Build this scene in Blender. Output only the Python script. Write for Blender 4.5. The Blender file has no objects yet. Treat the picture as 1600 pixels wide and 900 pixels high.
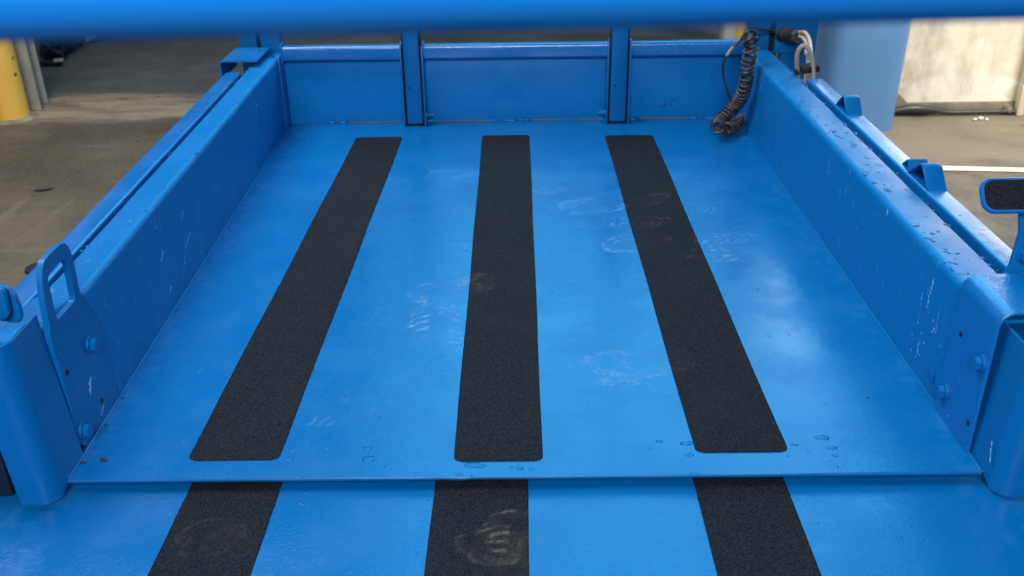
import bpy, bmesh, math, random
import numpy as np
from mathutils import Vector, Matrix, noise
random.seed(7)
S = bpy.context.scene
COL = S.collection
# ------------------------------------------------------------------ camera
F_PX = 1490.5; PITCH, YAW, ROLL = 0.4701, -0.0098, -0.0156; CAM = Vector((0.0195, 0, 0.9669))
cy, sy, cp, sp = math.cos(YAW), math.sin(YAW), math.cos(PITCH), math.sin(PITCH)
FW = Vector((sy*cp, cy*cp, -sp)); RT = Vector((cy, -sy, 0)); UPV = RT.cross(FW)
c_, s_ = math.cos(ROLL), math.sin(ROLL)
RT, UPV = c_*RT + s_*UPV, -s_*RT + c_*UPV
cam = bpy.data.cameras.new('camera'); cam.sensor_width = 36; cam.lens = F_PX/1600*36
cam.clip_start = 0.01; cam.clip_end = 200
cam.dof.use_dof = True; cam.dof.focus_distance = 1.8; cam.dof.aperture_fstop = 7.0
co = bpy.data.objects.new('camera', cam); COL.objects.link(co)
M3 = Matrix((RT, UPV, -FW)).transposed()
co.matrix_world = Matrix.Translation(CAM) @ M3.to_4x4()
S.camera = co
def at(u, v, ax, val):
    """3-D point of a photograph position on the plane where axis ax has value val"""
    d = FW + RT*((u-800)/F_PX) - UPV*((v-450)/F_PX)
    return CAM + d*((val-CAM[ax])/d[ax])
# ------------------------------------------------------------------ light
W = bpy.data.worlds.new("World"); S.world = W; W.use_nodes = True
bg = W.node_tree.nodes['Background']; bg.inputs[0].default_value = (0.62, 0.76, 1.0, 1); bg.inputs[1].default_value = 0.06
def area(name, loc, target, sx, sy_, power, col, spread=180):
    l = bpy.data.lights.new(name, 'AREA'); l.shape = 'RECTANGLE'; l.size = sx; l.size_y = sy_
    l.energy = power; l.color = col; l.spread = math.radians(spread)
    o = bpy.data.objects.new(name, l); COL.objects.link(o); o.location = loc
    o.rotation_euler = (Vector(target)-Vector(loc)).to_track_quat('-Z', 'Y').to_euler()
    return o
area('skylight_lamp', (-1.7, 2.3, 3.5), (0.0, 2.2, 0), 2.0, 2.0, 112, (1.0, 0.985, 0.97))
area('far_skylight_lamp', (0.95, 6.3, 3.6), (0.3, 1.8, 0), 4.2, 3.0, 170, (0.13, 0.58, 0.90))
area('rail_sheen_lamp', (2.45, 4.6, 1.15), (1.8, 1.9, 0.2), 2.1, 0.95, 28, (0.85, 0.94, 1.0))  # unseen lamp added in front of the wall for sheen on the right rail tops
area('wall_fill_lamp', (3.3, 2.9, 2.6), (2.9, 5.0, -0.1), 1.4, 1.4, 86, (1.0, 0.965, 0.90), 95)  # unseen fill added to brighten the cream wall and the floor before it
area('rear_fill_lamp', (-0.1, -1.6, 2.3), (0.0, 0.3, 0.8), 1.6, 1.2, 134, (0.97, 0.98, 1.0))  # unseen fill added behind the camera to brighten the handrail
area('left_fill_lamp', (-2.2, 3.6, 4.0), (-2.6, 5.0, -0.5), 1.6, 1.6, 42, (1.0, 0.88, 0.70), 110)  # unseen fill added to lift the yellow bollard
S.view_settings.view_transform = 'Standard'; S.view_settings.look = 'None'
S.view_settings.exposure = 0.0; S.view_settings.gamma = 1
S.render.engine = 'CYCLES'
# ------------------------------------------------------------------ materials
def nodes(m):
    m.use_nodes = True; nt = m.node_tree; return nt, nt.nodes['Principled BSDF']
class NB:
    def __init__(s, name):
        s.m = bpy.data.materials.new(name); s.nt, s.b = nodes(s.m)
        s.tc = s.nt.nodes.new('ShaderNodeTexCoord'); s.g = s.nt.nodes.new('ShaderNodeNewGeometry')
    def n(s, t, **kw):
        x = s.nt.nodes.new(t)
        for k, v in kw.items(): setattr(x, k, v)
        return x
    def L(s, a, b): s.nt.links.new(a, b)
    def mapped(s, scale):
        mp = s.n('ShaderNodeMapping'); mp.inputs['Scale'].default_value = scale; s.L(s.g.outputs['Position'], mp.inputs[0]); return mp.outputs[0]
    def noise(s, scale, detail=3, rough=.5, vec=None, dist=0):
        x = s.n('ShaderNodeTexNoise'); x.inputs['Scale'].default_value = scale; x.inputs['Detail'].default_value = detail
        x.inputs['Roughness'].default_value = rough; x.inputs['Distortion'].default_value = dist
        s.L(vec or s.g.outputs['Position'], x.inputs['Vector']); return x.outputs[0]
    def voro(s, scale, vec=None, feat='F1'):
        x = s.n('ShaderNodeTexVoronoi'); x.feature = feat; x.inputs['Scale'].default_value = scale
        s.L(vec or s.g.outputs['Position'], x.inputs['Vector']); return x.outputs['Distance']
    def ramp(s, v, a, b, lo=0., hi=1.):
        x = s.n('ShaderNodeMapRange'); x.interpolation_type = 'SMOOTHSTEP'
        x.inputs[1].default_value = a; x.inputs[2].default_value = b; x.inputs[3].default_value = lo; x.inputs[4].default_value = hi
        s.L(v, x.inputs[0]); return x.outputs[0]
    def mix(s, f, a, b):
        x = s.n('ShaderNodeMix', data_type='RGBA')
        for i, v in ((0, f), (6, a), (7, b)):
            if isinstance(v, (tuple, float, int)): x.inputs[i].default_value = v if not isinstance(v, tuple) else (*v, 1)
            else: s.L(v, x.inputs[i])
        return x.outputs[2]
    def math(s, op, a, b):
        x = s.n('ShaderNodeMath', operation=op)
        for i, v in ((0, a), (1, b)):
            if isinstance(v, (float, int)): x.inputs[i].default_value = v
            else: s.L(v, x.inputs[i])
        return x.outputs[0]
    def attr(s, name):
        x = s.n('ShaderNodeAttribute'); x.attribute_name = name; return x.outputs['Fac']
    def bump(s, h, strength, dist, prev=None):
        x = s.n('ShaderNodeBump'); x.inputs['Strength'].default_value = strength; x.inputs['Distance'].default_value = dist
        s.L(h, x.inputs['Height'])
        if prev is not None: s.L(prev, x.inputs['Normal'])
        return x.outputs[0]
    def set(s, col=None, rough=None, normal=None, metal=0, spec=.5):
        for k, v in (('Base Color', col), ('Roughness', rough)):
            if v is None: continue
            if isinstance(v, tuple): s.b.inputs[k].default_value = (*v, 1)
            elif isinstance(v, (float, int)): s.b.inputs[k].default_value = v
            else: s.L(v, s.b.inputs[k])
        if normal is not None: s.L(normal, s.b.inputs['Normal'])
        s.b.inputs['Metallic'].default_value = metal; s.b.inputs['Specular IOR Level'].default_value = spec
        return s.m
BLUE = (0.0002, 0.128, 0.40); BLUE2 = (0.0002, 0.141, 0.43); PALE = (0.14, 0.42, 0.80)
def paint(name, base=BLUE, base2=BLUE2, streak=None, dust=False, chips=.0, rough=.30, relief=1.0, spatter=0., spec=.36):
    b = NB(name)
    col = b.mix(b.noise(3.5, 4), base, base2)
    dirt = b.ramp(b.noise(9, 6, .65), .56, .78, 0, .15)
    col = b.mix(dirt, col, (0.015, 0.10, 0.28))
    r = b.ramp(b.noise(7, 5), .3, .7, rough-.05, rough+.10)
    h = b.bump(b.noise(260, 2), .10*relief, .002)
    h = b.bump(b.noise(38, 3, .5, dist=.6), .10*relief, .004, h)
    # runs and pimples in the paint
    pim = b.math('MULTIPLY', b.ramp(b.voro(75), .0, .22, 1, 0), b.ramp(b.noise(11, 2), .60, .70))
    h = b.bump(pim, .45*relief, .002, h)
    if spatter:                     # thick uneven brushed paint
        sp_ = b.math('MULTIPLY', b.ramp(b.noise(90, 4, .6, dist=1.5), .50, .58), b.ramp(b.noise(6, 3), .44, .60))
        h = b.bump(sp_, .5*spatter, .0016, h)
    fine = b.math('MULTIPLY', b.ramp(b.noise(420, 2), .70, .76), b.ramp(b.noise(16, 3), .45, .65))
    col = b.mix(b.math('MULTIPLY', fine, .22), col, PALE)
    if streak:
        v = b.mapped(streak)
        st = b.math('MULTIPLY', b.ramp(b.noise(1, 3, .6, v), .635, .70), b.ramp(b.noise(5.5, 3), .42, .54))
        col = b.mix(b.math('MULTIPLY', st, .38), col, PALE); h = b.bump(st, .5, .0015, h)
    if dust:
        d = b.attr('dust'); col = b.mix(d, col, (0.30, 0.46, 0.66)); r = b.math('ADD', r, b.math('MULTIPLY', d, .45))
        d2 = b.attr('scuff'); col = b.mix(b.math('MULTIPLY', d2, .16), col, PALE)
        h = b.bump(d2, .25, .0007, h)
    if chips:
        c = b.ramp(b.noise(55, 4, .6), .72-.1*chips, .74-.1*chips)
        col = b.mix(b.math('MULTIPLY', c, .6), col, (0.02, 0.06, 0.16))
    return b.set(col, r, h, spec=spec)
M = {}
M['deck'] = paint('deck_paint', dust=True, rough=.24, relief=1.0, spatter=.24, spec=.5)
M['wall'] = paint('wall_paint', (0.0002, .156, .47), (0.0003, .174, .51), streak=(70, 70, 14), rough=.38, spec=.28)
M['panel'] = paint('panel_paint', (0.0003, .166, .49), (0.0004, .184, .53), rough=.36)
M['steel'] = paint('blue_paint', rough=.34)
M['flange'] = paint('rail_paint', (0.0003, .137, .46), (0.0004, .150, .49), rough=.25, spec=1.0, chips=.5, relief=1.4, spatter=.3)
M['tube'] = paint('tube_paint', (0.0003, .15, .52), (0.0003, .16, .55), rough=.36, relief=.3, spec=.5)
b = NB('grip_tape')
g1 = b.noise(1500, 2, .7); g2 = b.noise(360, 3, .8)
c = b.mix(b.ramp(g2, .38, .64), (0.001, 0.002, 0.005), (0.021, 0.026, 0.036))
c = b.mix(b.ramp(g1, .62, .70, 0, .6), c, (0.06, 0.07, 0.085))
c = b.mix(b.ramp(b.noise(9, 5, .6), .45, .75, 0, .30), c, (0.020, 0.021, 0.023))
c = b.mix(b.attr('dust'), c, (0.15, 0.125, 0.10))
M['grip'] = b.set(c, .82, b.bump(b.noise(700, 2, .7), .9, .0012), spec=.16)
b = NB('rubber'); M['rubber'] = b.set(b.mix(b.noise(60, 3), (0.012, 0.012, 0.014), (0.035, 0.034, 0.034)), .45, b.bump(b.noise(200, 2), .2, .001))
b = NB('cable_black'); M['cable'] = b.set(b.mix(b.ramp(b.noise(45, 4), .4, .65), (0.016, 0.016, 0.018), (0.065, 0.06, 0.055)), .42)
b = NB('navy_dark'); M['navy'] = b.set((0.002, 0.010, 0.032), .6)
b = NB('black_gap'); M['seal'] = b.set((0.006, 0.006, 0.009), .8)
b = NB('hose_grey'); M['hose'] = b.set(b.mix(b.noise(70, 4), (0.20, 0.18, 0.16), (0.38, 0.36, 0.32)), .5, b.bump(b.noise(400, 2), .5, .001))
b = NB('bare_metal'); M['metal'] = b.set(b.mix(b.noise(80, 3), (0.5, 0.48, 0.43), (0.7, 0.68, 0.62)), .28, metal=1)
b = NB('brass_wire'); M['wire'] = b.set(b.mix(b.noise(90, 3), (0.55, 0.44, 0.28), (0.75, 0.68, 0.55)), .4)
b = NB('concrete')
n1 = b.noise(.9, 7, .62); n2 = b.noise(6, 6, .65); n3 = b.noise(60, 3)
c = b.mix(b.ramp(n1, .32, .7), (0.050, 0.039, 0.026), (0.15, 0.118, 0.082))
c = b.mix(b.ramp(n2, .4, .72, 0, .65), c, (0.065, 0.052, 0.040))
c = b.mix(b.ramp(n3, .4, .8, 0, .45), c, (0.17, 0.145, 0.115))
v = b.mapped((.35, 4.5, 1)); c = b.mix(b.ramp(b.noise(1.5, 4, .6, v), .55, .75, 0, .4), c, (0.24, 0.20, 0.155))
xyz = b.n('ShaderNodeSeparateXYZ'); b.L(b.g.outputs['Position'], xyz.inputs[0])
yw = b.math('ADD', xyz.outputs[1], b.math('MULTIPLY', b.math('SUBTRACT', b.noise(2.2, 5, .6, b.mapped((.6, 1.6, 1))), .5), .55))
c = b.mix(b.ramp(yw, 5.45, 5.75), c, b.mix(b.ramp(xyz.outputs[0], -1.6, -.9), b.mix(n2, (0.055, 0.054, 0.052), (0.095, 0.092, 0.088)), b.mix(b.ramp(n1, .35, .65), (0.040, 0.031, 0.022), (0.12, 0.095, 0.068))))        # smoother grey slab further in
xr_ = b.ramp(xyz.outputs[0], -.3, 1.0, 1, .25)
wn = b.math('MULTIPLY', b.math('MULTIPLY', b.ramp(yw, 5.0, 5.14), b.ramp(yw, 5.42, 5.62, 1, 0)), b.math('MULTIPLY', b.ramp(b.noise(5, 6, .65, b.mapped((.5, 2.2, 1))), .3, .62, .25, 1), xr_))
c = b.mix(wn, c, b.mix(b.ramp(n3, .4, .7), (0.33, 0.255, 0.17), (0.22, 0.17, 0.12)))        # worn pale band along the joint
mk = b.n('ShaderNodeMapping'); mk.inputs['Rotation'].default_value = (0, 0, .5); mk.inputs['Scale'].default_value = (26, .9, 1); b.L(b.g.outputs['Position'], mk.inputs[0])
c = b.mix(b.math('MULTIPLY', b.ramp(b.noise(1, 3, .6, mk.outputs[0]), .62, .70), b.ramp(b.noise(.9, 2), .5, .6, 0, .35)), c, (0.20, 0.165, 0.125))
c = b.mix(b.math('MULTIPLY', b.ramp(b.noise(2.4, 5, .7), .60, .72), .55), c, (0.035, 0.028, 0.020))
ne = b.math('MULTIPLY', b.math('MULTIPLY', b.ramp(xyz.outputs[0], 1.2, 1.7), b.ramp(yw, 4.12, 4.3)), b.ramp(b.noise(3, 6, .65), .32, .62, .1, .8))
c = b.mix(ne, c, (0.19, 0.15, 0.105))      # light by the door put into the colour: paler floor beyond the line
c = b.mix(b.math('MULTIPLY', b.ramp(b.voro(5.5), .0, .10, 1, 0), b.ramp(b.noise(2.3, 2), .5, .55)), c, (0.03, 0.027, 0.024))
M['concrete'] = b.set(c, b.ramp(n2, .3, .7, .55, .85), b.bump(n3, .4, .004))
def concrete(name, a, d, s=3, spots=False):
    b = NB(name); c = b.mix(b.ramp(b.noise(s, 7, .65), .35, .65), a, d)
    c = b.mix(b.ramp(b.noise(s*9, 4), .5, .8, 0, .5), c, tuple(x*.55 for x in a))
    return b.set(c, .8, b.bump(b.noise(90, 4), .35, .003))
M['worn'] = concrete('worn_concrete', (0.34, 0.30, 0.235), (0.15, 0.128, 0.10), 5)
M['grey_floor'] = concrete('grey_floor', (0.075, 0.074, 0.070), (0.105, 0.104, 0.098), 2)
M['kerb'] = concrete('kerb_concrete', (0.20, 0.16, 0.11), (0.11, 0.09, 0.065), 6)
b = NB('wall_plaster')
st = b.noise(1, 5, .6, b.mapped((9, 9, 2.4))); lo = b.noise(3.2, 6, .62)
c = b.mix(b.ramp(lo, .3, .7), (0.62, 0.53, 0.39), (0.83, 0.79, 0.67))
c = b.mix(b.ramp(st, .48, .72, 0, .6), c, (0.40, 0.35, 0.27))
c = b.mix(b.ramp(b.voro(9), .0, .055, .8, 0), c, (0.16, 0.14, 0.12))
# pale bare patches low on the wall and grey scrapes near the column
pz = b.n('ShaderNodeSeparateXYZ'); b.L(b.g.outputs['Position'], pz.inputs[0])
low = b.ramp(b.math('ADD', pz.outputs[2], b.math('MULTIPLY', b.noise(7, 3), .30)), -.24, -.20, 1, 0)
c = b.mix(b.math('MULTIPLY', low, b.ramp(b.noise(4.2, 2), .46, .50)), c, (0.84, 0.79, 0.66))
gr = b.math('MULTIPLY', b.ramp(pz.outputs[0], 1.9, 2.45, 1, 0), b.ramp(b.noise(14, 6, .7, b.mapped((1.2, 1, .5))), .42, .62))
c = b.mix(b.math('MULTIPLY', gr, .65), c, (0.34, 0.31, 0.27))
M['plaster'] = b.set(c, .75, b.bump(b.noise(30, 5, .6), .3, .004))
b = NB('blue_column_paint'); c = b.mix(b.ramp(b.noise(2.2, 5), .3, .7), (0.075, 0.185, 0.37), (0.105, 0.225, 0.40))
c = b.mix(b.math('MULTIPLY', b.ramp(b.voro(9), .02, .05, .9, 0), b.ramp(b.noise(3), .5, .55)), c, (0.6, 0.65, 0.7)); c = b.mix(b.math('MULTIPLY', b.ramp(b.noise(40, 4, .7), .62, .68), .4), c, (0.2, 0.17, 0.16))
M['column'] = b.set(c, .38, b.bump(b.noise(20, 3), .1, .004))
b = NB('yellow_paint'); c = b.mix(b.ramp(b.noise(5, 5), .3, .7), (0.95, 0.57, 0.11), (0.90, 0.50, 0.085))
c = b.mix(b.ramp(b.voro(7), .0, .10, .9, 0), c, (0.05, 0.045, 0.04))
M['yellow'] = b.set(c, .45)
M['grey_steel'] = concrete('grey_steel', (0.46, 0.46, 0.44), (0.36, 0.36, 0.35), 4)
M['line'] = concrete('line_paint', (0.80, 0.69, 0.48), (0.62, 0.52, 0.36), 8)
b = NB('dark_equipment'); M['dark'] = b.set(b.mix(b.noise(12, 3), (0.006, 0.010, 0.022), (0.018, 0.026, 0.05)), .4)
b = NB('pale_panel'); M['pale'] = b.set(b.mix(b.noise(6, 3), (0.36, 0.37, 0.39), (0.48, 0.48, 0.48)), .6)
M['chip'] = paint('chipped_paint', (0.003, 0.13, 0.40), (0.008, 0.17, 0.46), rough=.5, spec=.4)
b = NB('cream_paint'); M['cream'] = b.set(b.mix(b.noise(6, 3), (0.70, 0.66, 0.56), (0.85, 0.82, 0.74)), .6)
b = NB('scraped_paint'); M['scrape'] = b.set(b.mix(b.noise(60, 3), (0.04, 0.24, 0.56), (0.16, 0.40, 0.72)), .3)
b = NB('leaf_brown'); M['leaf'] = b.set((0.04, 0.028, 0.018), .8)
b = NB('grit_pale'); M['grit'] = b.set((0.55, 0.55, 0.5), .8)
# ------------------------------------------------------------------ mesh helpers
class MB:
    def __init__(s): s.bm = bmesh.new()
    def add(s, t):
        me = bpy.data.meshes.new('t'); t.to_mesh(me); t.free(); s.bm.from_mesh(me); bpy.data.meshes.remove(me)
    def box(s, a, c, bev=0, seg=2, mat=None):
        t = bmesh.new(); bmesh.ops.create_cube(t, size=1)
        a, c = Vector(a), Vector(c)
        for v in t.verts: v.co = Vector([(a[i]+c[i])/2 + v.co[i]*(c[i]-a[i]) for i in range(3)])
        if bev: bmesh.ops.bevel(t, geom=t.edges[:], offset=bev, segments=seg, affect='EDGES', profile=.5)
        if mat: bmesh.ops.transform(t, matrix=mat, verts=t.verts)
        s.add(t); return s
    def slab(s, pts, vec, bev=0, seg=2):
        """a 3-D polygon given a thickness along vec"""
        t = bmesh.new(); vec = Vector(vec)
        f = t.faces.new([t.verts.new(p) for p in pts])
        r = bmesh.ops.extrude_face_region(t, geom=[f])
        bmesh.ops.translate(t, vec=vec, verts=[v for v in r['geom'] if isinstance(v, bmesh.types.BMVert)])
        bmesh.ops.recalc_face_normals(t, faces=t.faces)
        if bev: bmesh.ops.bevel(t, geom=t.edges[:], offset=bev, segments=seg, affect='EDGES', profile=.5)
        s.add(t); return s
    def tube(s, path, r, n=10, cap=True):
        t = bmesh.new(); P = [Vector(p) for p in path]; rings = []; up = None
        for i, p in enumerate(P):
            d = (P[min(i+1, len(P)-1)]-P[max(i-1, 0)]).normalized()
            if up is None:
                up = d.orthogonal().normalized()
            up = (up - d*up.dot(d)).normalized(); sd = d.cross(up)
            rr = r[i] if isinstance(r, (list, tuple)) else r
            rings.append([t.verts.new(p + (up*math.cos(k*2*math.pi/n)+sd*math.sin(k*2*math.pi/n))*rr) for k in range(n)])
        for A, B in zip(rings, rings[1:]):
            for k in range(n): t.faces.new((A[k], A[(k+1) % n], B[(k+1) % n], B[k]))
        if cap: t.faces.new(rings[0][::-1]); t.faces.new(rings[-1])
        s.add(t); return s
    def sweep(s, profs):
        """loft closed profiles (lists of 3-D points)"""
        t = bmesh.new(); R_ = [[t.verts.new(p) for p in pr] for pr in profs]; n = len(R_[0])
        for A, B in zip(R_, R_[1:]):
            for k in range(n): t.faces.new((A[k], A[(k+1) % n], B[(k+1) % n], B[k]))
        t.faces.new(R_[0][::-1]); t.faces.new(R_[-1])
        bmesh.ops.recalc_face_normals(t, faces=t.faces); s.add(t); return s
    def blob(s, p, r, nrm=(0, 0, 1), flat=.45, stretch=None, sub=2):
        t = bmesh.new(); bmesh.ops.create_icosphere(t, subdivisions=sub, radius=1)
        nrm = Vector(nrm).normalized(); a = Vector(stretch[:3]).normalized() if stretch else nrm.orthogonal().normalized()
        a = (a-nrm*a.dot(nrm)).normalized(); c = nrm.cross(a); k = stretch[3] if stretch else random.uniform(.8, 1.6)
        ph = random.random()*50
        for v in t.verts:
            q = v.co*(1+.35*noise.noise(v.co*1.6+Vector((ph, 0, 0))))
            v.co = Vector(p) + a*q.x*r*k + c*q.y*r + nrm*q.z*r*flat
        s.add(t); return s
    def build(s, name, mat, parent=None, smooth=40, hard=True):
        bmesh.ops.remove_doubles(s.bm, verts=s.bm.verts, dist=1e-6)
        me = bpy.data.meshes.new(name); s.bm.to_mesh(me); s.bm.free(); return link(name, me, mat, parent, smooth)
def link(name, me, mat, parent=None, smooth=40):
    me.materials.append(mat)
    me.polygons.foreach_set('use_smooth', [True]*len(me.polygons)); me.update()
    if smooth: me.set_sharp_from_angle(angle=math.radians(smooth))
    o = bpy.data.objects.new(name, me); COL.objects.link(o)
    if parent:
        o.parent = parent; bpy.context.view_layer.update(); o.matrix_parent_inverse = parent.matrix_world.inverted()
    return o
def tag(o, label=None, cat=None, group=None, kind=None):
    for k, v in (('label', label), ('category', cat), ('group', group), ('kind', kind)):
        if v: o[k] = v
    return o
def empty(name, loc, *a):
    o = bpy.data.objects.new(name, None); COL.objects.link(o); o.location = loc; o.empty_display_size = .05
    bpy.context.view_layer.update(); return tag(o, *a)
def spline(P, n=8):
    P = [Vector(p) for p in P]; out = []
    for i in range(len(P)-1):
        a, b_, c, d = P[max(i-1, 0)], P[i], P[i+1], P[min(i+2, len(P)-1)]
        for k in range(n):
            t = k/n; out.append(.5*((2*b_)+(c-a)*t+(2*a-5*b_+4*c-d)*t*t+(3*b_-a-3*c+d)*t**3))
    out.append(P[-1]); return out
def arc(cx, cz, r, a0, a1, n=6):
    return [(cx+r*math.cos(math.radians(a0+(a1-a0)*k/n)), cz+r*math.sin(math.radians(a0+(a1-a0)*k/n))) for k in range(n+1)]
def thick(pl, t):
    """closed outline of a bent sheet: open 2-D polyline plus its offset by t to the left"""
    out = []
    for i, p in enumerate(pl):
        a = Vector(pl[max(i-1, 0)]); c = Vector(pl[min(i+1, len(pl)-1)]); d = (c-a).normalized()
        out.append((p[0]-d.y*t, p[1]+d.x*t))
    return list(pl)+out[::-1]
def rrect(w, h, r, n=5):
    pts = []
    for sx, sz, a in ((1, 1, 0), (-1, 1, 90), (-1, -1, 180), (1, -1, 270)):
        pts += arc(sx*(w/2-r), sz*(h/2-r), r, a, a+90, n)
    return pts
def hexbolt(name, p, nrm, parent, r=.0115, mat=None):
    """washer, hexagon head and thread end"""
    nrm = Vector(nrm).normalized(); m = Matrix.Translation(p) @ nrm.to_track_quat('Z', 'Y').to_matrix().to_4x4()
    k = MB()
    for rad, z0, z1, seg, bev in ((r*1.35, -.001, .003, 28, .0005), (r*1.05, .003, .0125, 6, .0007)):
        t = bmesh.new(); bmesh.ops.create_cone(t, cap_ends=True, segments=seg, radius1=rad, radius2=rad, depth=z1-z0)
        bmesh.ops.translate(t, vec=(0, 0, (z0+z1)/2), verts=t.verts)
        bmesh.ops.bevel(t, geom=t.edges[:], offset=bev, segments=2, affect='EDGES')
        bmesh.ops.transform(t, matrix=m, verts=t.verts); k.add(t)
    return k.build(name, mat or M['steel'], parent)
# ------------------------------------------------------------------ wear on the decks (scuffs with a shape of their own)
def sm(x, a, b_):
    t = np.clip((x-a)/(b_-a), 0, 1); return t*t*(3-2*t)
def vnoise(x, y, s, seed=0):
    xs, ys = x*s+seed*17.3, y*s+seed*9.1; xi, yi = np.floor(xs), np.floor(ys); fx, fy = xs-xi, ys-yi
    fx = fx*fx*(3-2*fx); fy = fy*fy*(3-2*fy)
    hsh = lambda a, b_: np.mod(np.sin(a*127.1+b_*311.7+seed*3.7)*43758.5453, 1)
    return (hsh(xi, yi)*(1-fx)+hsh(xi+1, yi)*fx)*(1-fy)+(hsh(xi, yi+1)*(1-fx)+hsh(xi+1, yi+1)*fx)*fy
def fbm(x, y, s, seed=0): return sum(vnoise(x, y, s*2**k, seed+k)*.5**(k+1) for k in range(4))/.9375
# (u, v) of the photograph, half length, half width (m), angle (deg), strength, style
PRINTS = [((680, 505), .115, .062, 95, .40, 'rib'), ((700, 455), .095, .055, 12, .36, 'ring'), ((745, 440), .05, .05, 60, .45, 'rib'), ((990, 570), .11, .062, 8, .42, 'ring'), ((955, 590), .07, .03, -12, .30, 'rib'), ((1060, 560), .04, .05, 20, .35, 'ring'),
          ((995, 378), .10, .058, 15, .34, 'ring'), ((1135, 395), .12, .055, -3, .34, 'rib'), ((1130, 372), .10, .04, 0, .26, 'rib'), ((925, 322), .10, .058, 5, .36, 'ring'),
          ((860, 297), .06, .03, -10, .32, 'rib'), ((712, 272), .10, .040, 5, .28, 'ring'), ((1010, 312), .09, .045, 25, .26, 'ring'), ((1080, 325), .08, .04, -20, .2, 'rib'),
          ((760, 385), .07, .03, 0, .12, 'ring'), ((540, 640), .11, .045, 10, .14, 'rib'), ((1000, 345), .10, .05, 0, .24, 'rib'), ((600, 345), .09, .04, 30, .10, 'ring'), ((880, 520), .10, .05, -30, .09, 'ring')]
LOW = [((800, 838), .070, .060, 80, .70, 'rib'), ((770, 852), .045, .055, 60, .45, 'ring'), ((800, 870), .05, .05, 20, .35, 'ring'), ((330, 840), .06, .05, 20, .2, 'ring')]
def dust(x, y, prints, z):
    out = np.zeros_like(x)
    X_, Y_ = x, y
    for i, (uv, a, w, ang, st, kind) in enumerate(prints):
        c = at(*uv, 2, z); sel = np.where((np.abs(X_-c.x) < .17) & (np.abs(Y_-c.y) < .17))[0]
        if not len(sel): continue
        x, y = X_[sel], Y_[sel]; ca, sa = math.cos(math.radians(ang)), math.sin(math.radians(ang))
        dx, dy = x-c.x, y-c.y
        u, v = (dx*ca+dy*sa)/a, (-dx*sa+dy*ca)/w
        u = u+.30*(fbm(x, y, 14, i+60)-.5)+.10*(fbm(x, y, 90, i+70)-.5); v = v+.34*(fbm(x, y, 13, i+80)-.5)+.10*(fbm(x, y, 80, i+75)-.5)
        v = v*(1+.25*np.sign(u)*np.abs(u)); rr = np.sqrt(u*u+v*v)
        rr2 = rr+.25*(fbm(x, y, 40, i)-.5)
        mask = 1-sm(rr2, .86, .98)
        if kind == 'rib':
            wv = np.sin((u*1.0+.35*v*v)*26)*.5+.5; cell = sm(np.abs(v), .10, .18)*(1-.8*sm(np.abs(np.abs(v)-.62), .06, .0))
            pat = sm(wv, .45, .7)*cell
        else:
            pat = sm(np.sin((rr+.45*v)*(17+i%4*3)+u*4)*.5+.5, .4, .8)*.6*sm(fbm(x, y, 30, i+33), .35, .6)+.6*sm(rr2, .68, .9)
        wear = sm(fbm(x, y, 24, i+5), .40, .68)*(.25+.75*sm(fbm(x, y, 200, i+9), .38, .6))
        out[sel] = np.maximum(out[sel], mask*pat*wear*st + mask*.08*st*sm(fbm(x, y, 60, i+91), .3, .6))
    return out
def scuff(x, y):
    o = sm(fbm(x*.25+y*.1, y, 60, 31), .62, .70)*sm(fbm(x, y, 3.5, 41), .48, .60)*.12          # sideways brush marks
    edge = np.minimum(x+.72, .755-x); o += sm(edge, .10, .0)*sm(fbm(x, y, 45, 51), .54, .66)*.35  # dirt and paint crumbs along the walls
    o += sm(fbm(x, y, 70, 61), .78, .84)*.4
    return np.clip(o, 0, 1)
def grid(name, f, nx, ny, mat, parent, z, prints, inside=None):
    """sheet sampled nx by ny; f maps unit square to x,y arrays"""
    U_, V_ = np.meshgrid(np.linspace(0, 1, nx), np.linspace(0, 1, ny)); X, Y = f(U_, V_)
    me = bpy.data.meshes.new(name); n = nx*ny
    vco = np.stack([X.ravel(), Y.ravel(), np.full(n, z)], 1)
    idx = np.arange(n).reshape(ny, nx); q = np.stack([idx[:-1, :-1], idx[:-1, 1:], idx[1:, 1:], idx[1:, :-1]], -1).reshape(-1, 4)
    me.vertices.add(n); me.vertices.foreach_set('co', vco.ravel().astype(np.float32))
    me.loops.add(q.size); me.loops.foreach_set('vertex_index', q.ravel().astype(np.int32))
    me.polygons.add(len(q)); me.polygons.foreach_set('loop_start', (np.arange(len(q))*4).astype(np.int32)); me.update(calc_edges=True)
    a = me.attributes.new('dust', 'FLOAT', 'POINT'); a.data.foreach_set('value', dust(X.ravel(), Y.ravel(), prints, z).astype(np.float32))
    a = me.attributes.new('scuff', 'FLOAT', 'POINT'); a.data.foreach_set('value', scuff(X.ravel(), Y.ravel()).astype(np.float32))
    return link(name, me, mat, parent, 0)
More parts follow.
